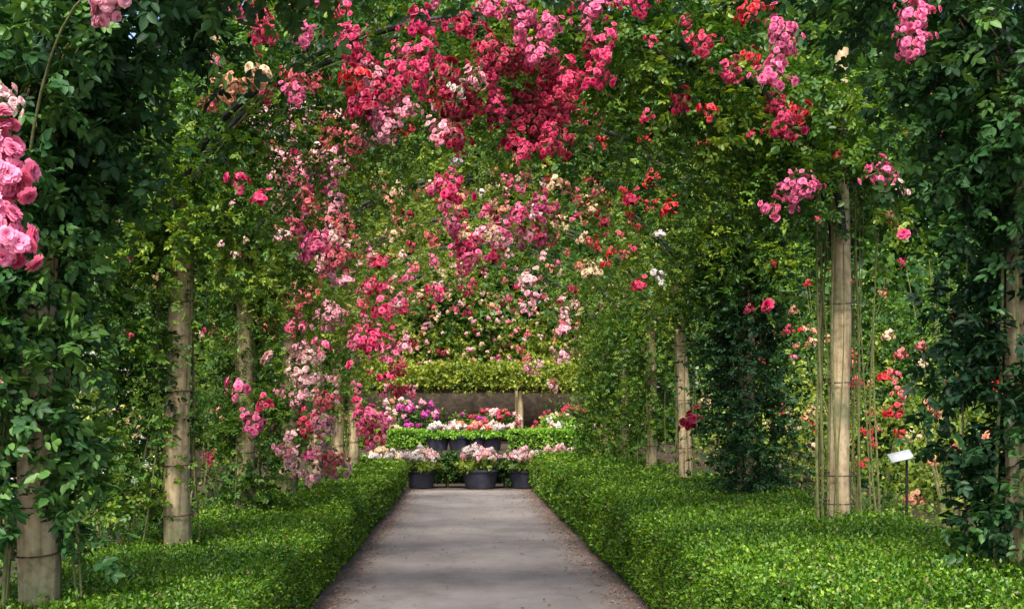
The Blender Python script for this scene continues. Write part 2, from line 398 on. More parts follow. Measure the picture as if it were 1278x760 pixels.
# ------------------------------------------------------------------ setting
PC = .14                       # path centre
me = np_mesh('ground', [(-400,-400,0),(400,-400,0),(400,400,0),(-400,400,0)], [np.array([[0,1,2,3]])], [M['soil']])
tag(link('ground', me), 'dark garden soil under the plants', 'ground', kind='structure')
me = np_mesh('path', [(-1.25,-3,0),(1.25,-3,0),(1.25,21.6,0),(-1.25,21.6,0)], [np.array([[0,1,2,3]])], [M['path']])
tag(link('path', me, loc=(PC,0,.005)), 'worn mauve grey garden path between the clipped hedges', 'path', kind='structure')
b = MB(); b.box(-14, 16, 21.65, 23.6, -.1, .012)
tag(b.build('crossing_path', M['stone'], smooth=False), 'paved crossing path behind the first tubs', 'path', kind='structure')
b = MB(); b.box(-14, 16, 25.0, 60, -.1, .62); b.box(-14, 16, 24.7, 25.0, -.1, .42); b.box(-14, 16, 24.4, 24.7, -.1, .22)
tag(b.build('terrace', M['soil'], smooth=False), 'low raised planting terrace beyond the crossing', 'terrace', kind='structure')

# fallen petals and dead leaves along the path edges
rng = np.random.default_rng(3)
n = 3200; sd = rng.choice([-1, 1], n); P = np.stack([PC + sd*(1.2 - np.abs(rng.normal(size=n))*.16), rng.uniform(7, 21.4, n), rng.uniform(.012, .02, n)], 1)
k = 420; P[:k, 0] = PC + rng.uniform(-1.1, 1.1, k)
A = np.stack([rng.normal(size=n), rng.normal(size=n), rng.normal(size=n)*.1], 1)
V, Fc = leaf_blades(P, A, np.tile([0,0,1.], (n,1)) + rng.normal(size=(n,3))*.15, rng.uniform(.008,.04,n), rng.uniform(.004,.014,n))
M['litter'] = leaf_mat('dry_litter', [(0, (.10,.05,.025)), (.5, (.25,.14,.07)), (.8, (.35,.22,.14)), (1, (.6,.25,.28))], rough=.8)
lv = Leaves(); lv.add(V, Fc, np.repeat(rng.uniform(0,1,n), 2))
tag(lv.build('leaf_litter', M['litter']), 'dry leaves and petals scattered on the path edges', 'leaf litter', kind='stuff')

# ------------------------------------------------------------------ hedges
def lump(x, y, s=1.0):
    return (np.sin(x*5.1*s + y*1.7) + np.sin(y*3.3*s - x*2.1 + 1.3) + np.sin(y*7.9*s + x*4.2 + .5)*.6 + np.sin(y*1.1*s + 2)*1.2)/3.8
def hedge(seed, x0, x1, y0, y1, h, label, zb=0, mat='box', smin=.0225, sk=.0034, cov=2.0, hx=0, cat='hedge', group=None, tone=.5, faces='tlrfe'):
    rng = np.random.default_rng(seed)
    b = MB(); ins = .06
    ny = max(2, int((y1-y0)/.5)+1)
    # core built as a tapered, slightly lumpy bar
    ys = np.linspace(y0+ins, y1-ins, ny); xs = np.array([x0+ins, x0+ins, (x0+x1)/2, x1-ins, x1-ins])
    V = []
    for y in ys:
        hh = h + hx*np.array([0, 0, .5, 1, 1]) - ins*1.1 + .02*lump(xs, y)
        zs = np.array([zb, 0, 0, 0, zb]); zs[1:4] = zb + hh[1:4]
        V += [(xs[i], y, zs[i]) for i in range(5)]
    for i in range(ny-1):
        for j in range(4): b.q.append([i*5+j, (i+1)*5+j, (i+1)*5+j+1, i*5+j+1])
    b.v = V; b.n = len(V)
    for i in (0, ny-1):
        b.t += [[i*5, i*5+1, i*5+2], [i*5, i*5+2, i*5+4], [i*5+2, i*5+3, i*5+4]]
    core = b.build('box_hedge', M['core'], smooth=False)
    tag(core, label, cat, group)
    lv = Leaves()
    ye = np.arange(y0, y1, 1.0)
    for ya in ye:
        yb = min(ya+1, y1); s = max(smin, sk*ya); la = .30*s*s
        def put(n, X, Y, Z, Nv):
            n = len(X); P = np.stack([X, Y, Z], 1)
            d_ = np.abs(rng.normal(size=n))
            tip = rng.uniform(size=n) < .07
            gp = lump(X*4.3 + Z*5, Y*4.9 - Z*3)
            depth = rng.uniform(-.06, .012, n) + tip*rng.uniform(0, .05, n) - .035*(gp < -.45)*rng.uniform(0, 1.5, n) + .018*gp
            P += Nv*depth[:, None]
            A = norm(Nv*.75 + rng.normal(size=(n,3))*.6 + np.array([0,0,.35]))
            Nn = norm(Nv*.8 + rng.normal(size=(n,3))*.6)
            L = s*rng.uniform(.6, 1.35, n)
            V, Fc = leaf_blades(P - A*L[:,None]*.5, A, Nn, L, L*.3, detailed=False)
            cl = lump(X*2.2+Z*3, Y*2.7+Z)*.14 + lump(X*.7+Z, Y*.6)*.10
            t = np.clip(tone + cl + rng.normal(size=n)*.17 + tip*.15, 0.03, 1)
            t = np.where(rng.uniform(size=n) < .025 + .05*(gp > .55), -1, t)
            lv.add(V, Fc, np.repeat(t, 2))
        if 't' in faces:
            n = int((x1-x0)*(yb-ya)*cov/la); X = rng.uniform(x0, x1, n); Y = rng.uniform(ya, yb, n)
            e = np.minimum(X-x0, x1-X); rd = np.clip(.10 - e, 0, .1)**2*5.0
            Z = zb + h + hx*(X-x0)/(x1-x0) + .04*lump(X, Y) - rd*1.3
            Nv = np.stack([np.where(e<.1, np.sign(X-(x0+x1)/2)*.5, 0), 0*X, np.ones(n)], 1)
            put(n, X, Y, Z, norm(Nv))
        for fc, xx, sg, hh in (('l', x0, -1, h), ('r', x1, 1, h+hx)):
            if fc in faces:
                n = int(hh*(yb-ya)*cov/la); Z = zb + rng.uniform(.02, hh-.03, n); Y = rng.uniform(ya, yb, n)
                X = xx + sg*(.03*lump(Z*2, Y) - np.clip(.12-Z+zb, 0, .1)*.5)
                put(n, X, Y, Z, np.tile([sg, 0, .15], (n,1)))
    s = max(smin, sk*y0); la = .30*s*s
    for fc, yy, sg in (('f', y0, -1), ('e', y1, 1)):
        if fc in faces:
            if fc == 'e': s = max(smin, sk*y1); la = .3*s*s
            n = int((x1-x0)*h*cov/la); X = rng.uniform(x0, x1, n); Z = zb + rng.uniform(.02, h, n)
            ya = yy
            put(n, X, np.full(n, yy) + .02*lump(X, Z), Z, np.tile([0, sg, .1], (n,1)))
    if y0 < 5:      # new growth standing above the clipped surface
        for ya in ye:
            s = max(smin, sk*ya); n = int(60*(x1-x0)); X = rng.uniform(x0, x1, n); Y = rng.uniform(ya, ya+1, n)
            S = np.stack([X, Y, zb + h + hx*(X-x0)/(x1-x0) + .04*lump(X, Y) - .03], 1)
            lv.add(*shoots(rng, S, np.tile([0,0,1.], (n,1)) + rng.normal(size=(n,3))*.3, rng.uniform(.05,.12,n), 6, s*.9, droop=0, compound=False, detailed=False, tone=tone+.28, wid=.3))
    lv.build('foliage', M[mat], core)
    return core
# near pair along the path
hedge(11, -2.38, -1.07, 3.6, 21.5, .55, 'low clipped box hedge on the left side of the path', faces='tr', cov=2.2)
hedge(12, 1.34, 2.98, 3.2, 21.5, .66, 'low clipped box hedge on the right side of the path, the wider one', faces='tl', cov=2.2, hx=.08)

# ------------------------------------------------------------------ arches
SP = 2.5
def AY(n): return SP*(2.05 + n)
XL, XR, CX, HA = -1.94, 2.56, .31, 2.25
SPRING, RISE = 2.6, 1.5
def hoop_pt(a):       # a: 0 = right, pi = left
    return CX + HA*math.cos(a), SPRING + RISE*math.sin(a)
ordinal = ['nearest', 'second', 'third', 'fourth', 'fifth', 'sixth', 'farthest']
arches = []
LEAN = {(1,'L'): .03, (3,'R'): -.12, (2,'R'): .02}
for i in range(7):
    y = AY(i); r_ = np.random.default_rng(100+i)
    a = empty('rose_arch', (CX, y, 0), 'log and iron rose arch over the path, the %s from the camera' % ordinal[i], 'garden arch', 'rose arches spanning the path')
    arches.append(a); O = (CX, y, 0)
    for sd, x in (('L', XL), ('R', XR)):
        ln = LEAN.get((i, sd), r_.uniform(-.02, .02))
        zz = np.linspace(0, 3.9 if (i, sd) == (1, 'R') else 2.9, 16); pts = np.stack([x + ln*(zz/2.9) + .008*np.sin(zz*3+i), y + .006*np.cos(zz*2.3), zz], 1)
        rad = np.interp(zz, [0, 2.9, 3.9], [.108, .082, .06])*(.74 if sd == 'R' else .9)*(1 + .025*np.sin(zz*9 + i*2))
        p = MB().tube(pts, rad, 16).build('post', M['post'], a, origin=O)
        for zt in (.75, 1.02, 1.55, 2.2):
            zt += r_.uniform(-.08, .08); xx = x + ln*zt/2.9; rr = np.interp(zt, [0,2.9], [.108,.082]) + .006
            an = np.linspace(0, 2*math.pi*1.6, 26)
            MB().tube(np.stack([xx + rr*np.cos(an), y + rr*np.sin(an), zt + .012*an/3 + .01*np.sin(an)], 1), .0045, 5).build('wire_tie', M['wire'], p, origin=O)
    for dy in (-.11, .11):
        an = np.linspace(.02, math.pi-.02, 40)
        MB().tube([(hoop_pt(t)[0], y+dy, hoop_pt(t)[1]) for t in an], .024, 8).build('hoop', M['iron'], a, origin=O)
    for t in (R(24), R(52), R(90), R(128), R(156)):
        x, z = hoop_pt(t)
        MB().tube([(x, y-.11, z), (x, y+.11, z)], .012, 6).build('spacer', M['iron'], a, origin=O)
# thin training wires between the posts
# ------------------------------------------------------------------ climbing roses
# per arch and side: (leaf material, leaf size, column shoots, z0, z1, x offset, radius, tone, hoop shoots)
SPEC = {
 (0,'L'): ('dark', .062, 420, .90, 3.0, -.12, .36, .55, 330),
 (0,'R'): ('dark', .050, 300, .75, 3.2, .03, .34, .2, 330),
 (1,'L'): ('rose', .040, 400, .70, 3.1, -.26, .34, .5, 460),
 (1,'R'): ('rose', .044, 95, 2.55, 3.7, .06, .46, .5, 460),
 (2,'L'): ('rose', .038, 380, .55, 3.1, 0, .34, .5, 420),
 (2,'R'): ('dark', .042, 620, .50, 3.9, .02, .36, .25, 420),
 (3,'L'): ('rose', .040, 200, .9, 3.0, -.1, .34, .62, 380),
 (3,'R'): ('rose', .042, 110, 2.5, 3.3, .08, .42, .42, 380),
 (4,'L'): ('rose', .042, 170, 1.5, 3.0, -.1, .36, .55, 340),
 (4,'R'): ('rose', .042, 260, 1.1, 3.0, .0, .34, .6, 340),
 (5,'L'): ('rose', .044, 160, 1.5, 3.0, -.1, .36, .55, 320),
 (5,'R'): ('rose', .044, 330, .85, 3.0, -.05, .42, .66, 320),
 (6,'L'): ('olive', .046, 150, 1.3, 3.0, -.1, .36, .4, 320),
 (6,'R'): ('rose', .046, 330, .7, 3.0, -.05, .46, .7, 320),
}
FDESC = {
 (0,'L'): 'big dark leaves and full pink roses', (0,'R'): 'dark and heavily leafed at the right edge',
 (1,'L'): 'beside a bare pale log foot', (1,'R'): 'with hanging pink trusses beside bare canes',
 (2,'L'): 'with round pink blooms low on its column', (2,'R'): 'a dark ivy-like column without bare wood',
 (3,'L'): 'with a stream of pale pink blooms', (3,'R'): 'crowning a leaning bare log',
 (4,'L'): 'with pale pink clusters above a bare log', (4,'R'): 'a green column with few flowers',
 (5,'L'): 'with hot pink blooms trailing inward', (5,'R'): 'a bushy green column near the far end',
 (6,'L'): 'with yellowish leaves and pink blooms', (6,'R'): 'broad and green beside the far tubs',
}
plants = {}
for (i, sd), (mat, ls, nsh, z0, z1, xo, rad, tone, nh) in SPEC.items():
    rng = np.random.default_rng(1000 + i*10 + (sd == 'R')); y = AY(i); x = (XL if sd == 'L' else XR)
    side = 'left' if sd == 'L' else 'right'
    g = empty('climbing_rose', (x, y, 0), 'climbing rose, %s side of %s arch, %s' % (side, ordinal[i], FDESC[(i, sd)]), 'climbing rose', 'climbing roses on the arches')
    plants[(i, sd)] = g; O = np.array([x, y, 0])
    det = i < 4
    lv = Leaves()
    # column
    zc = rng.uniform(z0, z1, nsh) if i else z0 + (z1-z0)*rng.uniform(0, 1, nsh)
    an = rng.uniform(0, 2*math.pi, nsh)
    rr = rad*(.25 + .3*rng.uniform(size=nsh))*(.75 + .4*np.sin(zc*3.1 + i*2 + an))
    S = np.stack([x + xo + rr*np.cos(an), y + rr*np.sin(an), zc], 1)
    front = S[:,1] < y                     # keep the bare wood of the front readable
    D = np.stack([np.cos(an), np.sin(an), rng.uniform(-.3, .9, nsh)], 1) + rng.normal(size=(nsh,3))*.25
    L = rad*rng.uniform(.5, 1.15, nsh)
    V = shoots(rng, S, D, L, 9 if ls < .06 else 6, ls, droop=.45, detailed=det, tone=tone); lv.add(*V)
    # trailing drooping shoots
    k = nsh//7; zc = rng.uniform(max(z0, 1.2), z1, k); an = rng.uniform(0, 2*math.pi, k)
    S = np.stack([x + xo + rad*.5*np.cos(an), y + rad*.5*np.sin(an), zc], 1)
    V = shoots(rng, S, np.stack([np.cos(an), np.sin(an), .5+0*an], 1), rng.uniform(.4, .8, k)*(.55 if i == 0 else 1), 12, ls*.95, droop=1.1, detailed=det, tone=min(1, tone+.15)); lv.add(*V)
    lv.build('column_foliage', M[mat], g).location = -O
    lv = Leaves(); nh = int(nh*{0: 1.1, 1: 1.5, 2: 1.2}.get(i, {5: .6, 6: .5}.get(i, .8)))
    a0, a1 = (math.pi/2-.02, math.pi+.1) if sd == 'L' else (.28 if i == 1 else -.1, math.pi/2+.02)
    th = rng.uniform(a0, a1, nh); ph = rng.uniform(0, 2*math.pi, nh); q = rng.uniform(.05, .3, nh)
    hx_ = CX + HA*np.cos(th); hz_ = SPRING + RISE*np.sin(th)
    nr = np.stack([np.cos(th), np.sin(th)], 1)
    S = np.stack([hx_ + nr[:,0]*np.cos(ph)*q, y + np.sin(ph)*q*1.3, hz_ + nr[:,1]*np.cos(ph)*q], 1)
    D = np.stack([nr[:,0]*np.cos(ph), np.sin(ph)*1.1, nr[:,1]*np.cos(ph) + .15], 1) + rng.normal(size=(nh,3))*.35
    hm = 'dark' if i == 0 else 'rose' if i < 2 else 'olive' if (sd == 'L' and i > 2) or (sd == 'R' and i in (3, 6)) else 'rose'
    V = shoots(rng, S, D, rng.uniform(.2, .42, nh) if i == 0 else rng.uniform(.25, .62, nh), 10, ls*1.02, droop=.6, detailed=det, tone={0:.45,1:.55,2:.55 if hm=='olive' else .66}.get(i, .62 if (i*7+(sd=='R')*3)%2 else .5), tvar=.22); lv.add(*V)
    lv.build('arch_foliage', M[hm], g).location = -O
    # canes
    nc = 6 if i < 4 else 3
    for c in range(nc):
        a = rng.uniform(-.35, 3.5) if c else 4.2; rr = rng.uniform(.10, .15)
        bx, by = x + xo*.6 + (.12 + .2*rng.uniform())*math.cos(a), y + .2*math.sin(a)
        zz = np.linspace(0, 3.0, 12); tt = zz/3.0
        pts = np.stack([bx + (x + rr*math.cos(a) - bx)*np.minimum(1, tt*2.2) + .02*np.sin(zz*2.5 + c), by + (y + rr*math.sin(a) - by)*np.minimum(1, tt*2.2) + .02*np.cos(zz*2.1 + c), zz], 1)
        # over the hoop
        t2 = np.linspace(math.pi-.25, math.pi*.62, 7) if sd == 'L' else np.linspace(.25, math.pi*.38, 7)
        hp = np.array([(hoop_pt(t)[0] + .03*math.sin(t*9+c), y + rr*math.sin(a)*.8, hoop_pt(t)[1] + .04*math.cos(t*7+c)) for t in t2])
        MB().tube(np.concatenate([pts, hp]), np.linspace(.010, .005, 19)*(.7 + .6*rng.uniform()), 6).build('cane', M['stem'], g, origin=O)

for (i, sd), g in plants.items():
    rng = np.random.default_rng(2000 + i*10 + (sd == 'R')); O = np.array(g.location)
    for c in range(12 if (i, sd) == (1, 'R') else 5 if i < 3 else 3):
        x, y = O[0] + rng.uniform(-.22, .22) + (.1 if i == 1 and sd == 'R' else 0), O[1] + rng.uniform(-.1, .25); zz = np.linspace(0, rng.uniform(2.4, 3.3), 10)
        lx = rng.uniform(-.12, .12); am = rng.uniform(.01, .035)
        MB().tube(np.stack([x + lx*zz/3 + am*np.sin(zz*2.2 + c), y + am*np.cos(zz*1.7 + c*2), zz], 1), np.linspace(.0075, .003, 10)*rng.uniform(.7, 1.2), 5).build('cane', M['stem'], g, origin=O)

# --- the flower clusters the photograph shows, at their pixel, each hanging on its own plant
X_ = [ # px, py, height px, colour, kind, arch, side, dY
 (-2,205,125,'candy','b',0,'L',-1.2), (-8,285,130,'candy','b',0,'L',-1.25), (2,124,50,'blush','m',0,'L',-1.0), (134,-4,82,'pale','b',0,'L',-.9),
 (325,30,70,'rose','l',1,'L',-.3), (288,108,42,'peach','m',1,'L',-.3), (325,95,40,'cream','s',1,'L',-.3), (298,228,34,'hot','s',1,'L',-.35), (326,249,32,'hot','s',1,'L',-.35),
 (163,322,16,'hot','x',1,'L',-.3), (152,248,30,'crim','s',1,'L',-.3), (135,82,18,'crim','s',1,'L',-.3),
 (438,55,66,'hot','l',1,'L',-.35), (428,8,30,'hot','s',1,'L',-.3), (526,74,62,'hot','l',1,'L',-.4), (465,163,56,'pale','m',2,'L',-.4), (412,170,40,'salmon','m',2,'L',-.3),
 (388,134,26,'white','s',2,'L',-.3), (340,192,50,'rose','m',2,'L',-.3), (368,105,40,'rose','m',2,'L',-.3), (393,96,30,'rose','m',2,'L',-.3),
 (580,30,46,'rose','m',1,'L',-.4), (650,22,72,'pink','l',1,'R',-.4), (684,32,40,'pink','m',1,'R',-.4), (616,10,36,'pink','m',1,'L',-.4),
 (752,62,62,'hot','l',1,'R',-.4), (742,96,40,'hot','m',1,'R',-.4), (718,4,24,'rose','s',1,'R',-.35), (800,6,34,'hot','m',1,'R',-.3), (775,2,24,'hot','s',1,'R',-.3),
 (877,54,38,'rose','m',1,'R',-.3), (912,87,38,'hot','m',1,'R',-.35), (934,12,42,'red','m',1,'R',-.3), (978,50,72,'pink','l',0,'R',-.4), (966,92,50,'pink','m',0,'R',-.4),
 (980,158,44,'rose','m',1,'R',-.4), (1000,140,30,'red','s',1,'R',-.4), (984,240,52,'pink','l',1,'R',-.4), (1005,232,38,'pink','m',1,'R',-.4), (965,260,32,'pink','s',1,'R',-.4),
 (1140,20,44,'pink','m',0,'R',-.3), (1138,55,44,'pink','m',0,'R',-.35), (1098,214,40,'pink','m',1,'R',-.6), (1122,238,32,'blush','s',1,'R',-.6), (1127,294,18,'hot','x',1,'R',-.5),
 (565,236,50,'hot','m',2,'L',-.4), (550,232,34,'pink','m',2,'L',-.4), (574,112,30,'white','s',1,'L',-.4), (565,150,36,'cream','s',1,'L',-.3),
 (753,178,22,'red','s',2,'R',-.4), (815,222,26,'red','s',2,'R',-.4), (839,260,30,'red','s',2,'R',-.4), (806,176,22,'red','s',2,'R',-.4), (790,250,28,'crim','s',2,'R',-.4),
 (825,293,20,'white','s',2,'R',-.4), (823,346,24,'white','s',3,'R',-.4), (799,357,26,'rose','s',3,'R',-.4), (716,242,24,'salmon','s',3,'R',-.4), (748,238,26,'salmon','s',3,'R',-.4),
 (648,265,28,'pink','m',3,'R',-.4), (628,285,40,'pink','m',3,'R',-.4), (618,322,26,'hot','s',3,'R',-.4), (583,306,36,'hot','m',3,'L',-.4), (660,350,36,'blush','s',4,'R',-.4),
 (665,372,24,'pale','s',4,'R',-.4), (740,340,36,'cream','s',4,'R',-.4), (545,364,26,'hot','s',4,'L',-.4), (475,330,26,'rose','s',3,'L',-.4), (476,232,26,'peach','s',3,'L',-.4),
 (405,305,66,'pale','l',3,'L',-.4), (390,265,60,'salmon','l',3,'L',-.4), (433,352,30,'pale','s',3,'L',-.4), (370,370,40,'salmon','m',3,'L',-.4), (372,405,28,'pink','s',3,'L',-.4),
 (408,398,44,'pale','m',3,'L',-.4), (402,434,30,'pink','s',3,'L',-.4), (337,410,26,'salmon','s',3,'L',-.2), (336,449,20,'blush','x',2,'L',-.3), (256,412,16,'rose','x',1,'L',-.3),
 (296,486,34,'pink','s',2,'L',-.4), (318,528,36,'pink','m',2,'L',-.4), (330,503,26,'rose','s',2,'L',-.4), (284,478,16,'pink','x',2,'L',-.4), (262,570,22,'rose','s',2,'L',-.3), (356,562,30,'pale','s',2,'L',-.3),
 (386,528,38,'rose','m',3,'L',-.3), (384,472,34,'blush','s',3,'L',-.3), (410,580,44,'blush','m',3,'L',-.35), (390,570,26,'pink','s',3,'L',-.35),
 (460,425,36,'hot','m',4,'L',-.4), (475,385,30,'hot','s',4,'L',-.4), (485,440,40,'pink','m',5,'L',-.5), (484,474,26,'hot','s',5,'L',-.5), (440,430,14,'pink','x',4,'L',-.3), (438,456,14,'hot','x',4,'L',-.3),
 (505,430,26,'pale','s',5,'L',-.4), (456,520,40,'pink','m',5,'L',-.3), (468,545,32,'salmon','s',5,'L',-.3), (448,512,18,'hot','s',5,'L',-.3),
 (866,526,34,'crim','s',3,'R',-.5), (960,383,18,'hot','x',2,'R',-.3), (985,412,16,'rose','s',2,'R',-.2), (705,412,24,'pale','s',5,'R',-.5), (692,482,18,'blush','s',6,'R',-.4), (700,445,22,'pale','s',6,'R',-.4),
 (1148,0,24,'pink','s',0,'R',-.3),
]
for px, py, hp, col, kd, i, sd, dy in X_:
    Y = AY(i) + dy - (.3 if dy > -.8 else 0) - (.15 if (py < 150 and dy > -.8) else 0); P = at(px, py, Y)
    flower(plants[(i, sd)], P, kd, col, hp/F*Y*1.05)
# canes that carry the two big near trusses
g = plants[(0,'L')]; O = np.array(g.location)
for tgt in (at(2, 160, AY(0)-1.1), at(132, -20, AY(0)-.9), at(2, 105, AY(0)-1.0)):
    s = np.array([XL-.05, AY(0)-.1, 2.0]); t = np.linspace(0, 1, 10)[:, None]
    mid = (s + tgt)/2 + np.array([-.1, 0, .6])
    MB().tube((1-t)**2*s + 2*t*(1-t)*mid + t*t*tgt, np.linspace(.008, .004, 10), 6).build('cane', M['stem'], g, origin=O)

# sprinkled clusters: region in px, arch, sides, colours
def sprinkle(seed, n, x0, x1, y0, y1, cols, ars, kinds='sm', sz=(16, 34)):
    r = np.random.default_rng(seed)
    for _ in range(int(n*1.25)):
        px, py = r.uniform(x0, x1), r.uniform(y0, y1); i = int(r.choice(ars)); Y = AY(i) + r.uniform(-.95, -.4)
        sd = 'L' if px < VX + CX/Y*F else 'R'
        flower(plants[(i, sd)], at(px, py, Y), str(r.choice(list(kinds))), str(r.choice(cols)), r.uniform(*sz)/F*Y)
sprinkle(1, 24, 555, 750, 60, 195, ['crim','crim','crim','rose','hot'], [1], 'ml', (30, 60))
sprinkle(2, 18, 430, 600, 90, 165, ['crim','rose','pale','crim','red'], [1,2], 'sm', (24, 46))
sprinkle(3, 8, 640, 740, 130, 200, ['crim','rose','crim'], [1,2], 'sm', (24, 46))
sprinkle(4, 34, 470, 760, 225, 300, ['pink','salmon','peach','rose','cream','crim'], [2,3], 's', (12, 26))
sprinkle(5, 80, 430, 720, 280, 390, ['pink','rose','cream','salmon','crim','hot','pale','blush','peach'], [3,4,5], 's', (7, 17))
sprinkle(6, 32, 340, 440, 170, 300, ['salmon','pale','cream','pale','blush'], [2,3], 's', (12, 30))
sprinkle(7, 28, 350, 420, 300, 600, ['salmon','blush','blush','pale'], [2,3], 's', (9, 22))
sprinkle(8, 34, 440, 520, 290, 560, ['hot','pink','rose','pale'], [4,5], 's', (9, 20))
sprinkle(9, 12, 780, 900, 130, 300, ['red','crim','red','rose'], [2,3], 's', (9, 18))
sprinkle(10, 20, 640, 720, 340, 480, ['pale','blush','salmon'], [5,6], 's', (8, 16))
sprinkle(11, 16, 930, 1180, 100, 440, ['red','rose','peach'], [1,2], 's', (9, 16))
sprinkle(12, 20, 110, 320, 40, 440, ['rose','peach','salmon','blush','cream'], [1,2], 's', (9, 16))

sprinkle(21, 16, 330, 440, 130, 230, ['pink','pale','blush','pale','blush','salmon'], [2], 'ml', (28, 50))
sprinkle(22, 12, 365, 430, 230, 340, ['pale','salmon','pink'], [2,3], 'ml', (26, 46))
sprinkle(23, 10, 355, 425, 340, 590, ['pale','pale','blush','salmon','blush'], [3], 'm', (22, 36))
sprinkle(24, 9, 440, 510, 310, 560, ['hot','pink','rose'], [4], 'm', (18, 30))
sprinkle(25, 10, 500, 770, 0, 110, ['hot','pink','pink','hot'], [1], 'ml', (28, 54))
sprinkle(26, 9, 440, 560, 70, 170, ['pink','hot','pale','pale'], [1], 'm', (26, 42))
sprinkle(27, 12, 260, 430, 0, 130, ['rose','pink','salmon','peach'], [1], 'sm', (20, 38))
sprinkle(28, 8, 780, 1000, 0, 150, ['rose','hot','red'], [1], 'sm', (20, 34))
sprinkle(29, 8, 560, 680, 230, 340, ['hot','pink','pale'], [2,3], 'm', (24, 38))
sprinkle(13, 26, 560, 740, 180, 290, ['cream','peach','salmon','white','pink'], [2,3], 's', (9, 20))
sprinkle(14, 16, 720, 800, 230, 340, ['peach','salmon','red','rose'], [2,3], 's', (9, 20))
# ------------------------------------------------------------------ bushes and trees
def bush(seed, name, x, y, rx, ry, h, label, cat, group=None, mat='olive', ls=.05, n=260, tone=.5, z=0, flowers=(), fk='s', nf=0, compound=False, zlow=.1, fs=None):
    rng = np.random.default_rng(seed)
    g = empty(name, (x, y, z), label, cat, group); O = np.array([x, y, z])
    lv = Leaves(); u = norm(rng.normal(size=(n, 3))); u[:, 2] = np.abs(u[:, 2])*1.0 - .15
    lob = 1 + .22*np.sin(3*np.arctan2(u[:,1], u[:,0]) + seed) + .15*np.sin(5*u[:,2] + seed*1.7)
    q = rng.uniform(.25, .9, n)**.7*lob
    S = np.stack([x + u[:,0]*rx*q, y + u[:,1]*ry*q, z + np.maximum(zlow, h*.35 + u[:,2]*h*.62*q)], 1)
    V = shoots(rng, S, u + np.array([0,0,.35]) + rng.normal(size=(n,3))*.3, np.minimum(.45, .35*h)*rng.uniform(.5, 1.2, n), 9, ls, droop=.4, compound=compound, detailed=False, tone=tone, tvar=.2, wid=.36)
    lv.add(*V); lv.build('foliage', M[mat], g).location = -O
    for k in range(5):
        a = rng.uniform(0, 6.28); top = np.array([x + rx*.5*math.cos(a), y + ry*.5*math.sin(a), z + h*.75]); t = np.linspace(0, 1, 6)[:, None]
        b0 = np.array([x + .08*math.cos(a), y + .08*math.sin(a), z - .02])
        MB().tube(b0 + (top-b0)*t + np.array([0,0,.15])*np.sin(t*3.14), np.linspace(.018, .006, 6), 5).build('stem', M['stem'], g, origin=O)
    for k in range(nf):
        u = norm(rng.normal(size=3)); u[1] = -abs(u[1]); u[2] = abs(u[2])*.9
        P = np.array([x + u[0]*rx*1.05, y + u[1]*ry*1.1, z + h*.38 + u[2]*h*.66])
        flower(g, P, fk, str(rng.choice(flowers)), fs*rng.uniform(.7,1.3) if fs else None)
    return g
def tree(seed, x, y, h, rw, label, mat='tree', n=900, ls=.22, tone=.5, z=0, trunk=.18, zc=.3):
    rng = np.random.default_rng(seed); O = np.array([x, y, z])
    g = empty('leafy_tree', (x, y, z), label, 'tree', 'trees around the rose garden')
    zz = np.linspace(0, h*.8, 9); pts = np.stack([x + .25*np.sin(zz*.35+seed), y + .2*np.cos(zz*.3+seed), z + zz], 1)
    tr = MB().tube(pts, np.linspace(trunk, .04, 9), 9).build('trunk', M['bark'], g, origin=O)
    lv = Leaves(); nb = 16
    for b in range(nb):
        t = zc + (1-zc)*(b+.5)/nb; a = b*2.4 + seed; r_ = rw*(1 - .75*max(0, (t-.45)/.55)**1.4)*rng.uniform(.7, 1.1)
        base = np.array([np.interp(h*t*.8, zz, pts[:,0]), np.interp(h*t*.8, zz, pts[:,1]), z + h*t*.8])
        end = base + np.array([r_*math.cos(a), r_*math.sin(a), h*.10])
        tt = np.linspace(0, 1, 5)[:, None]
        MB().tube(base + (end-base)*tt*.85, np.linspace(trunk*.35, .015, 5), 5).build('limb', M['bark'], tr, origin=np.zeros(3)) if False else None
        k = n//nb; c = base + (end-base)*rng.uniform(.2, 1, (k,1)); u = norm(rng.normal(size=(k,3)))
        S = c + u*rng.uniform(.1, 1, (k,1))*np.array([r_*.42, r_*.42, h*.075])
        lv.add(*shoots(rng, S, u + np.array([0,0,.2]), rng.uniform(.3,.9,k)*min(1.0,rw*.3), 7, ls, droop=.4, compound=False, detailed=False, tone=tone + rng.normal()*.08, tvar=.15, wid=.42))
    lm = MB()
    for b in range(7):
        t = zc + (1-zc)*(b+.5)/8; a = b*2.4 + seed
        base = np.array([np.interp(h*t*.8, zz, pts[:,0]), np.interp(h*t*.8, zz, pts[:,1]), z + h*t*.8]); end = base + np.array([rw*.6*math.cos(a), rw*.6*math.sin(a), h*.1])
        tt = np.linspace(0, 1, 5)[:, None]; lm.tube(base + (end-base)*tt, np.linspace(trunk*.35, .02, 5), 5)
    lm.build('limbs', M['bark'], g, origin=O)
    lv.build('crown', M[mat], g).location = -O
    return g

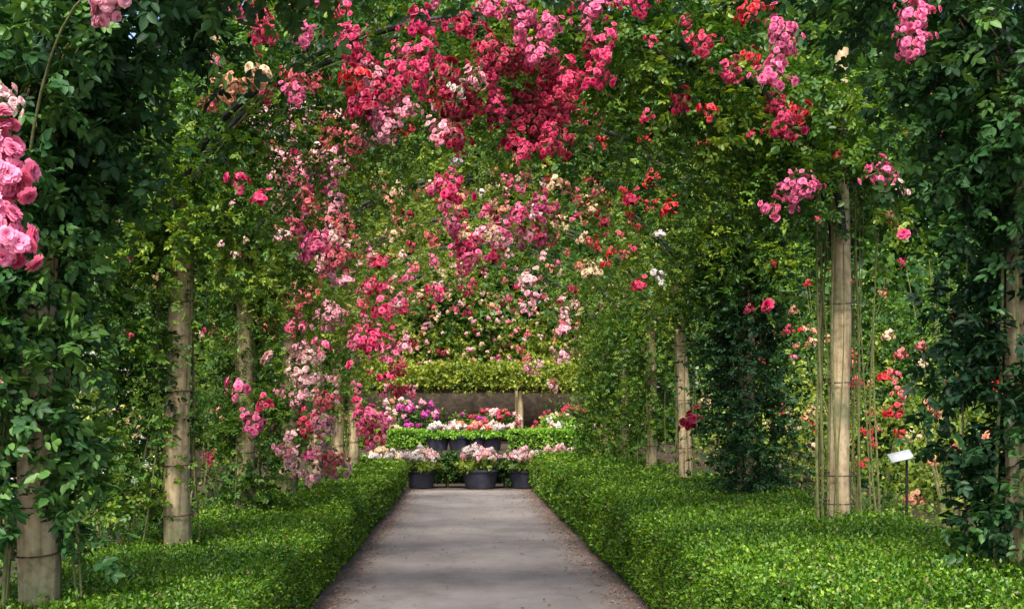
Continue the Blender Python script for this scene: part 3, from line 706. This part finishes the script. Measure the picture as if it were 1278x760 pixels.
# left and right outer beds: big rose shrubs seen between the posts
LB = [ # x, y, rx, h, mat, tone, flowers, nf, look
 (-3.3, 10.0, .65, 1.75, 'olive', .65, ['cream','white','cream'], 26, 'low shrub rose with cream blooms'),
 (-4.1, 12.2, 1.0, 2.6, 'olive', .6, ['cream','white','blush'], 16, 'tall shrub rose with white blooms'),
 (-3.7, 13.6, 1.0, 3.4, 'olive', .25, ['peach','salmon'], 10, 'tall shrub rose with peach blooms'),
 (-3.9, 16.6, 1.2, 3.6, 'rose', .6, ['pink','rose'], 12, 'tall shrub rose with pink blooms'),
 (-4.0, 20.0, 1.3, 3.4, 'olive', .3, ['pink','pale'], 14, 'yellowish shrub rose with pale pink blooms'),
 (-5.6, 14.0, 1.6, 4.6, 'rose', .45, ['rose'], 6, 'very tall green shrub rose'),
 (-6.2, 18.5, 1.9, 5.2, 'rose', .6, ['salmon'], 8, 'very tall shrub rose with salmon blooms'),
]
RB = [
 (4.3, 9.6, .9, 1.9, 'olive', .5, ['red','peach'], 12, 'shrub rose with orange red blooms'),
 (4.5, 12.4, 1.1, 2.4, 'olive', .6, ['salmon','cream','red'], 18, 'shrub rose with salmon and cream blooms'),
 (4.5, 15.4, 1.2, 2.7, 'olive', .75, ['cream','peach','red'], 30, 'yellowish shrub rose with cream blooms'),
 (5.9, 12.0, 1.3, 2.7, 'rose', .5, ['red','rose'], 16, 'shrub rose topped with red blooms'),
 (4.6, 19.0, 1.3, 3.0, 'rose', .55, ['pink','pale'], 10, 'green shrub rose with pink blooms'),
 (7.0, 16.0, 1.7, 4.8, 'rose', .4, ['red'], 6, 'very tall dark shrub rose'),
 (6.8, 20.5, 2.0, 5.4, 'rose', .5, ['rose'], 6, 'very tall green shrub rose'),
]
for s_, (L_, side) in enumerate(((LB, 'left'), (RB, 'right'))):
    for k, (x, y, rx, h, mat, tone, fl, nf, look) in enumerate(L_):
        bush(300+s_*50+k, 'rose_bush', x, y, rx, rx, h, '%s in the %s bed, %s' % (look, side, ['nearest the camera','behind the nearest shrub','third back','fourth back','fifth back','at the outer edge','farthest out'][k]),
             'rose bush', 'shrub roses in the outer beds', mat, .055, int(230*rx*h/2.2), tone, flowers=fl, nf=nf, fk='s', fs=.16)
# undergrowth just outside the right hedge and left hedge
for k, (x, y, h, side) in enumerate([(3.2,6.0,1.0,'right'),(3.55,7.3,.66,'right'),(3.45,9.4,1.05,'right'),(3.2,10.8,1.05,'right'),(3.2,12.4,1.1,'right'),(-2.75,7.2,.85,'left'),(-2.8,9.0,.95,'left'),(-2.8,11.2,1.0,'left')]):
    bush(420+k, 'leafy_perennial', x, y, .42, .6, h, 'low leafy perennial behind the %s hedge, %s' % (side, ['beside the dark near column','in front of the little sign','just behind the little sign','fourth from the camera','fifth from the camera','beside the pale log','beside the second log','third from the camera'][k]),
         'perennial', 'perennials behind the hedges', 'rose', .05, 110, .45, compound=False)

# trees all round behind
TR = [(-8.5,17,9,2.8),(-9.5,23,11,3.2),(-7.5,29,11,3.2),(-12,31,13,3.6),(-4.5,40,16,4.2),(.5,43,18,4.4),(5.5,41,16,4.2),(10,38,15,4),
      (9.5,22,13,3.4),(10.5,28,15,4),(8.2,32,15,4),(13.5,20,11,3.4),(-13,24,12,3.4),(-9,44,20,5),(-2,52,24,6),(6,54,24,6),(14,46,20,5.2),(-16,38,16,4.4),(18,32,15,4.2),(12.5,13,11,2.8),(-12,13,11,2.8),(1.5,60,30,7),(-8,62,30,7),(12,60,30,7),(19,52,26,6.5),(16.5,26,17,4.5),(-3.5,58,28,6.5)]
TL = ['at the left behind the shrub roses','farther left with a wide crown','left of the far pergola','far left beyond the beds','just left of centre behind the pergola','at the centre behind the pergola','right of centre behind the pergola','right of the far pergola',
      'at the right behind the shrub roses','farther right with a wide crown','right beside the terrace','at the far right behind the beds','at the far left behind the beds','tall one at the left back','tallest one left of centre at the back','tallest one right of centre at the back','tall one at the right back','outermost one at the left back','outermost one at the right back','low one behind the near right post','low one behind the near left post','giant one at the very back in the middle','giant one at the back, left of the middle one','giant one at the back, right of the middle one','giant one at the right end of the back row','broad one at the far right side','giant one between the middle and the left one']
for k, ((x, y, h, rw), lb) in enumerate(zip(TR, TL)):
    tree(500+k, x, y, h, rw, 'leafy green tree ' + lb, n=int(700+h*75), ls=.16+.004*y, tone=.35+.3*((k*7)%5)/5, z=.62 if (y > 26 and abs(x) < 14) else 0, zc=.12)

# ------------------------------------------------------------------ far garden
ZT = .62
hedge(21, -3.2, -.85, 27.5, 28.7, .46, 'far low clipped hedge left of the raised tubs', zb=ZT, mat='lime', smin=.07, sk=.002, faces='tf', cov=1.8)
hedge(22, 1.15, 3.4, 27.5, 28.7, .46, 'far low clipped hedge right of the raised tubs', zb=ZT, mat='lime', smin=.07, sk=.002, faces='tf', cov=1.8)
# pergola with clipped green roof
pg = empty('pergola', (.3, 35, ZT), 'far pergola carrying a long clipped yellow green leafy roof', 'pergola')
O = (.3, 35, ZT)
for x in (-2.2, 1.8, 4.6):
    for y in (34.2, 36):
        MB().tube([(x, y, ZT), (x, y, 2.35)], .09, 10).build('post', M['post'], pg, origin=O)
for y in (34.15, 36.05):
    MB().box(-3.4, 5.6, y-.06, y+.06, 2.22, 2.36).build('beam', M['beam'], pg, smooth=False, origin=O)
rng = np.random.default_rng(77); lv = Leaves(); n = 2600
S = np.stack([rng.uniform(-3.5, 5.7, n), rng.uniform(33.8, 36.4, n), rng.uniform(2.36, 3.05, n)], 1)
S[:n//2, 1] = 33.8 + rng.uniform(0, .25, n//2)
lv.add(*shoots(rng, S, rng.normal(size=(n,3)) + np.array([0,-.3,.4]), rng.uniform(.15,.3,n), 5, .11, droop=.4, compound=False, detailed=False, tone=.85, tvar=.25, wid=.4))
lv.build('roof_foliage', M['olive'], pg).location = (-.3, -35, -ZT)
FB = [(-2.6,31.5,.9,.9,['peach','cream','blush'],'olive','beside the left far hedge'),(-1.2,32.2,.9,1.25,['mag','mag','pale'],'rose','with magenta blooms under the pergola'),(.1,33,.7,.9,['mag','rose'],'rose','with dark pink blooms under the pergola'),
      (3.0,31.5,.9,.9,['cream','white'],'lime','with cream blooms beside the right far hedge'),(-1.9,33.6,.8,1.35,['peach','blush','pale'],'olive','with peach blooms under the left of the pergola'),(1.0,33.9,.9,1.05,['blush','rose'],'rose','with dim blush blooms against the shade wall'),(3.2,33.9,1.0,1.1,['rose'],'dark','dark and leafy against the shade wall'),(4.4,32,1,1.0,['cream','pale'],'olive','at the right end of the pergola')]
for k, (x, y, r_, h, fl, mt, lb) in enumerate(FB):
    bush(440+k, 'flowering_shrub', x, y, r_, .6, h, 'low flowering shrub '+lb, 'shrub', 'low shrubs on the terrace', mt, .09, 150, .5, z=ZT, flowers=fl, nf=26, fk='f', fs=.22)
# rose-hung boundary behind the pergola
BW = [(-4.6,38,'pink','rose'),(-2.3,38.4,'salmon','olive'),(.1,38.2,'crim','rose'),(2.4,38.5,'pale','olive'),(4.7,38.1,'blush','rose')]
for k, (x, y, c, mt) in enumerate(BW):
    bush(460+k, 'rambling_rose', x, y, 1.6, 1.0, 5.6, 'tall rambling rose behind the pergola, %s' % ['leftmost, pink','second from left, salmon','middle one, crimson','second from right, pale pink','rightmost, blush'][k],
         'rambling rose', 'ramblers behind the far pergola', 'olive', .12, 520, .55 if mt == 'rose' else .72, z=ZT, flowers=[c,'pale','blush','cream','salmon'], nf=95, fk='f', fs=.2)

# clipped walls of green closing the garden, plus a dark wall for shade
def shade_wall_mat():
    m = noise_mat('shade_dark_stone', (.04,.03,.022), (.13,.10,.075), scale=4, bump=.6); nt = m.node_tree  # stone colour darkened to carry the shade under the pergola
    tc = N(nt, 'ShaderNodeTexCoord'); mp = N(nt, 'ShaderNodeMapping'); mp.inputs['Rotation'].default_value = (R(90), 0, 0)
    br = N(nt, 'ShaderNodeTexBrick'); br.inputs['Scale'].default_value = 3.1; br.inputs['Mortar Size'].default_value = .012
    br.inputs['Color1'].default_value = (.55,.5,.42,1); br.inputs['Color2'].default_value = (.3,.28,.24,1); br.inputs['Mortar'].default_value = (.25,.22,.2,1)
    nt.links.new(tc.outputs['Object'], mp.inputs[0]); nt.links.new(mp.outputs[0], br.inputs['Vector'])
    p = [n for n in nt.nodes if n.type == 'BSDF_PRINCIPLED'][0]; src = p.inputs['Base Color'].links[0].from_socket
    mx = N(nt, 'ShaderNodeMix', data_type='RGBA', blend_type='MULTIPLY'); mx.inputs['Factor'].default_value = 1
    nt.links.new(src, mx.inputs['A']); nt.links.new(br.outputs['Color'], mx.inputs['B']); nt.links.new(mx.outputs['Result'], p.inputs['Base Color'])
    return m
wl = MB(); wl.box(-9, 10, 36.9, 37.3, ZT-.1, 2.3); wl.box(-9.05, 10.05, 36.84, 37.36, 2.302, 2.39)  # wall added where only brown shade lies behind the pergola
tag(wl.build('shade_wall', shade_wall_mat(), smooth=False), 'low dark wall added to stand for the shade behind the far pergola', 'wall', kind='thing')
hedge(32, -8.2, -7.2, 5, 36, 3.4, 'tall dark clipped hedge wall along the left of the garden', mat='tree', smin=.10, sk=.004, faces='tr', cov=1.3)
hedge(33, 8.0, 9.0, 5, 36, 3.2, 'tall dark clipped hedge wall along the right of the garden', mat='tree', smin=.10, sk=.004, faces='tl', cov=1.3)
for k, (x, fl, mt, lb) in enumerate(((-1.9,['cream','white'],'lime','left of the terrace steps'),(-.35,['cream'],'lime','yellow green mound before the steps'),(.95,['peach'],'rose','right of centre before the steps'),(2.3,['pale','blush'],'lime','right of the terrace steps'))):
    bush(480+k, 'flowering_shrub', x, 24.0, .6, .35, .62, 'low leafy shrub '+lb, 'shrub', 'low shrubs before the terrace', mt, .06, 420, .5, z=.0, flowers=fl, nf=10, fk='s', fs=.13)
# ------------------------------------------------------------------ tubs of flowers
def tub(seed, x, y, z, r, h, fl, nf, label, group, mat='olive', fk='f', fs=.2, ph=.42, tone=.45, leaf=.08):
    rng = np.random.default_rng(seed); g = empty('flower_tub', (x, y, z), label, 'flower tub', group); O = (x, y, z)
    MB().lathe(x, y, [(.01, z), (r*.72, z), (r*.80, z+.05*h), (r*.95, z+.75*h), (r*1.0, z+.88*h), (r*1.06, z+.89*h), (r*1.06, z+h), (r*.96, z+h), (r*.94, z+.86*h), (.01, z+.85*h)], 28).build('pot', M['pot'], g, origin=O)
    lv = Leaves(); n = 110; a = rng.uniform(0, 6.28, n); q = np.sqrt(rng.uniform(0, 1, n))*r*.85
    S = np.stack([x + q*np.cos(a), y + q*np.sin(a), np.full(n, z + h*.86)], 1)
    D = np.stack([np.cos(a)*q/r, np.sin(a)*q/r, 1.0+0*a], 1) + rng.normal(size=(n,3))*.2
    lv.add(*shoots(rng, S, D, rng.uniform(.6, 1.1, n)*ph, 7, leaf, droop=.5, compound=False, detailed=True, tone=tone, wid=.36))
    lv.build('foliage', M[mat], g).location = (-x, -y, -z)
    for k in range(nf):
        a = rng.uniform(0, 6.28); q = math.sqrt(rng.uniform())*r*1.15
        P = np.array([x + q*math.cos(a), y + q*math.sin(a), z + h*.86 + ph*rng.uniform(.72, 1.0)*(1 - .25*(q/r)**2)])
        flower(g, P, fk, str(rng.choice(fl)), fs*rng.uniform(.75, 1.2), name='flower_head')
    return g
G1 = 'tubs of flowers closing the path'
tub(701, -.80, 22.1, .012, .30, .36, ['white','blush','white'], 22, 'dark tub of white and blush flowers at the left end of the path', G1, ph=.50)
tub(702, .37, 22.0, .012, .36, .38, ['white','blush','pale'], 30, 'large dark tub of pale pink flowers in the middle of the path end', G1, ph=.52)
tub(703, 1.22, 22.1, .012, .31, .36, ['pale','blush','white'], 26, 'dark tub of blush flowers at the right end of the path', G1, ph=.50)
tub(704, 1.95, 22.7, .012, .30, .36, ['pale','blush'], 22, 'dark tub of blush flowers mostly behind the right hedge', G1, ph=.52)
tub(705, -1.55, 22.7, .012, .30, .36, ['white','cream'], 22, 'dark tub of white flowers mostly behind the left hedge', G1, ph=.50)
for k, (x, lb) in enumerate(((-.22, 'between the left and middle tubs'), (.85, 'between the middle and right tubs'))):
    bush(720+k, 'leafy_plant', x, 22.3, .30, .25, .72, 'dark leafy plant without flowers '+lb, 'plant', 'dark plants between the tubs', 'dark', .06, 330, .4, z=.012)
G2 = 'tubs of flowers on the terrace'
for k, (px, fl, lb) in enumerate(((547, ['white','white','blush'], 'white flowers, leftmost on the terrace'), (573, ['peach','white'], 'peach flowers on the terrace'), (594, ['red','peach','salmon'], 'orange red flowers on the terrace'), (613, ['white','peach'], 'white flowers, rightmost on the terrace'))):
    p = at(px, 545, 27.0)
    tub(730+k, p[0], 27.0, ZT, .27, .32, fl, 20, 'small dark tub of '+lb, G2, mat='lime', ph=.4, fs=.17, tone=.3)

# ------------------------------------------------------------------ little plant sign
p = at(1124, 569, 7.7)
sg = empty('plant_sign', (p[0]+.04, p[1]+.02, .0), 'small white plant label tilted on a thin black stake', 'sign'); O = np.array(sg.location)
MB().tube([(p[0]+.05, p[1]+.02, -.05), (p[0]+.05, p[1]+.02, p[2]-.03)], .009, 8).build('stake', M['black'], sg, origin=O)
for nm, mt, s_, dz in (('holder', M['black'], .6, -.008), ('card', M['card'], 1.0, 0)):
    b = MB(); b.box(-.075*s_, .075*s_, -.052*s_, .052*s_, -.003, .003)
    o = b.build(nm, mt, sg, smooth=False); o.rotation_euler = (R(32), R(-14), R(-8)); o.location = Vector(p - O) + o.rotation_euler.to_matrix() @ Vector((0, 0, dz))
print('objects', len(bpy.data.objects))
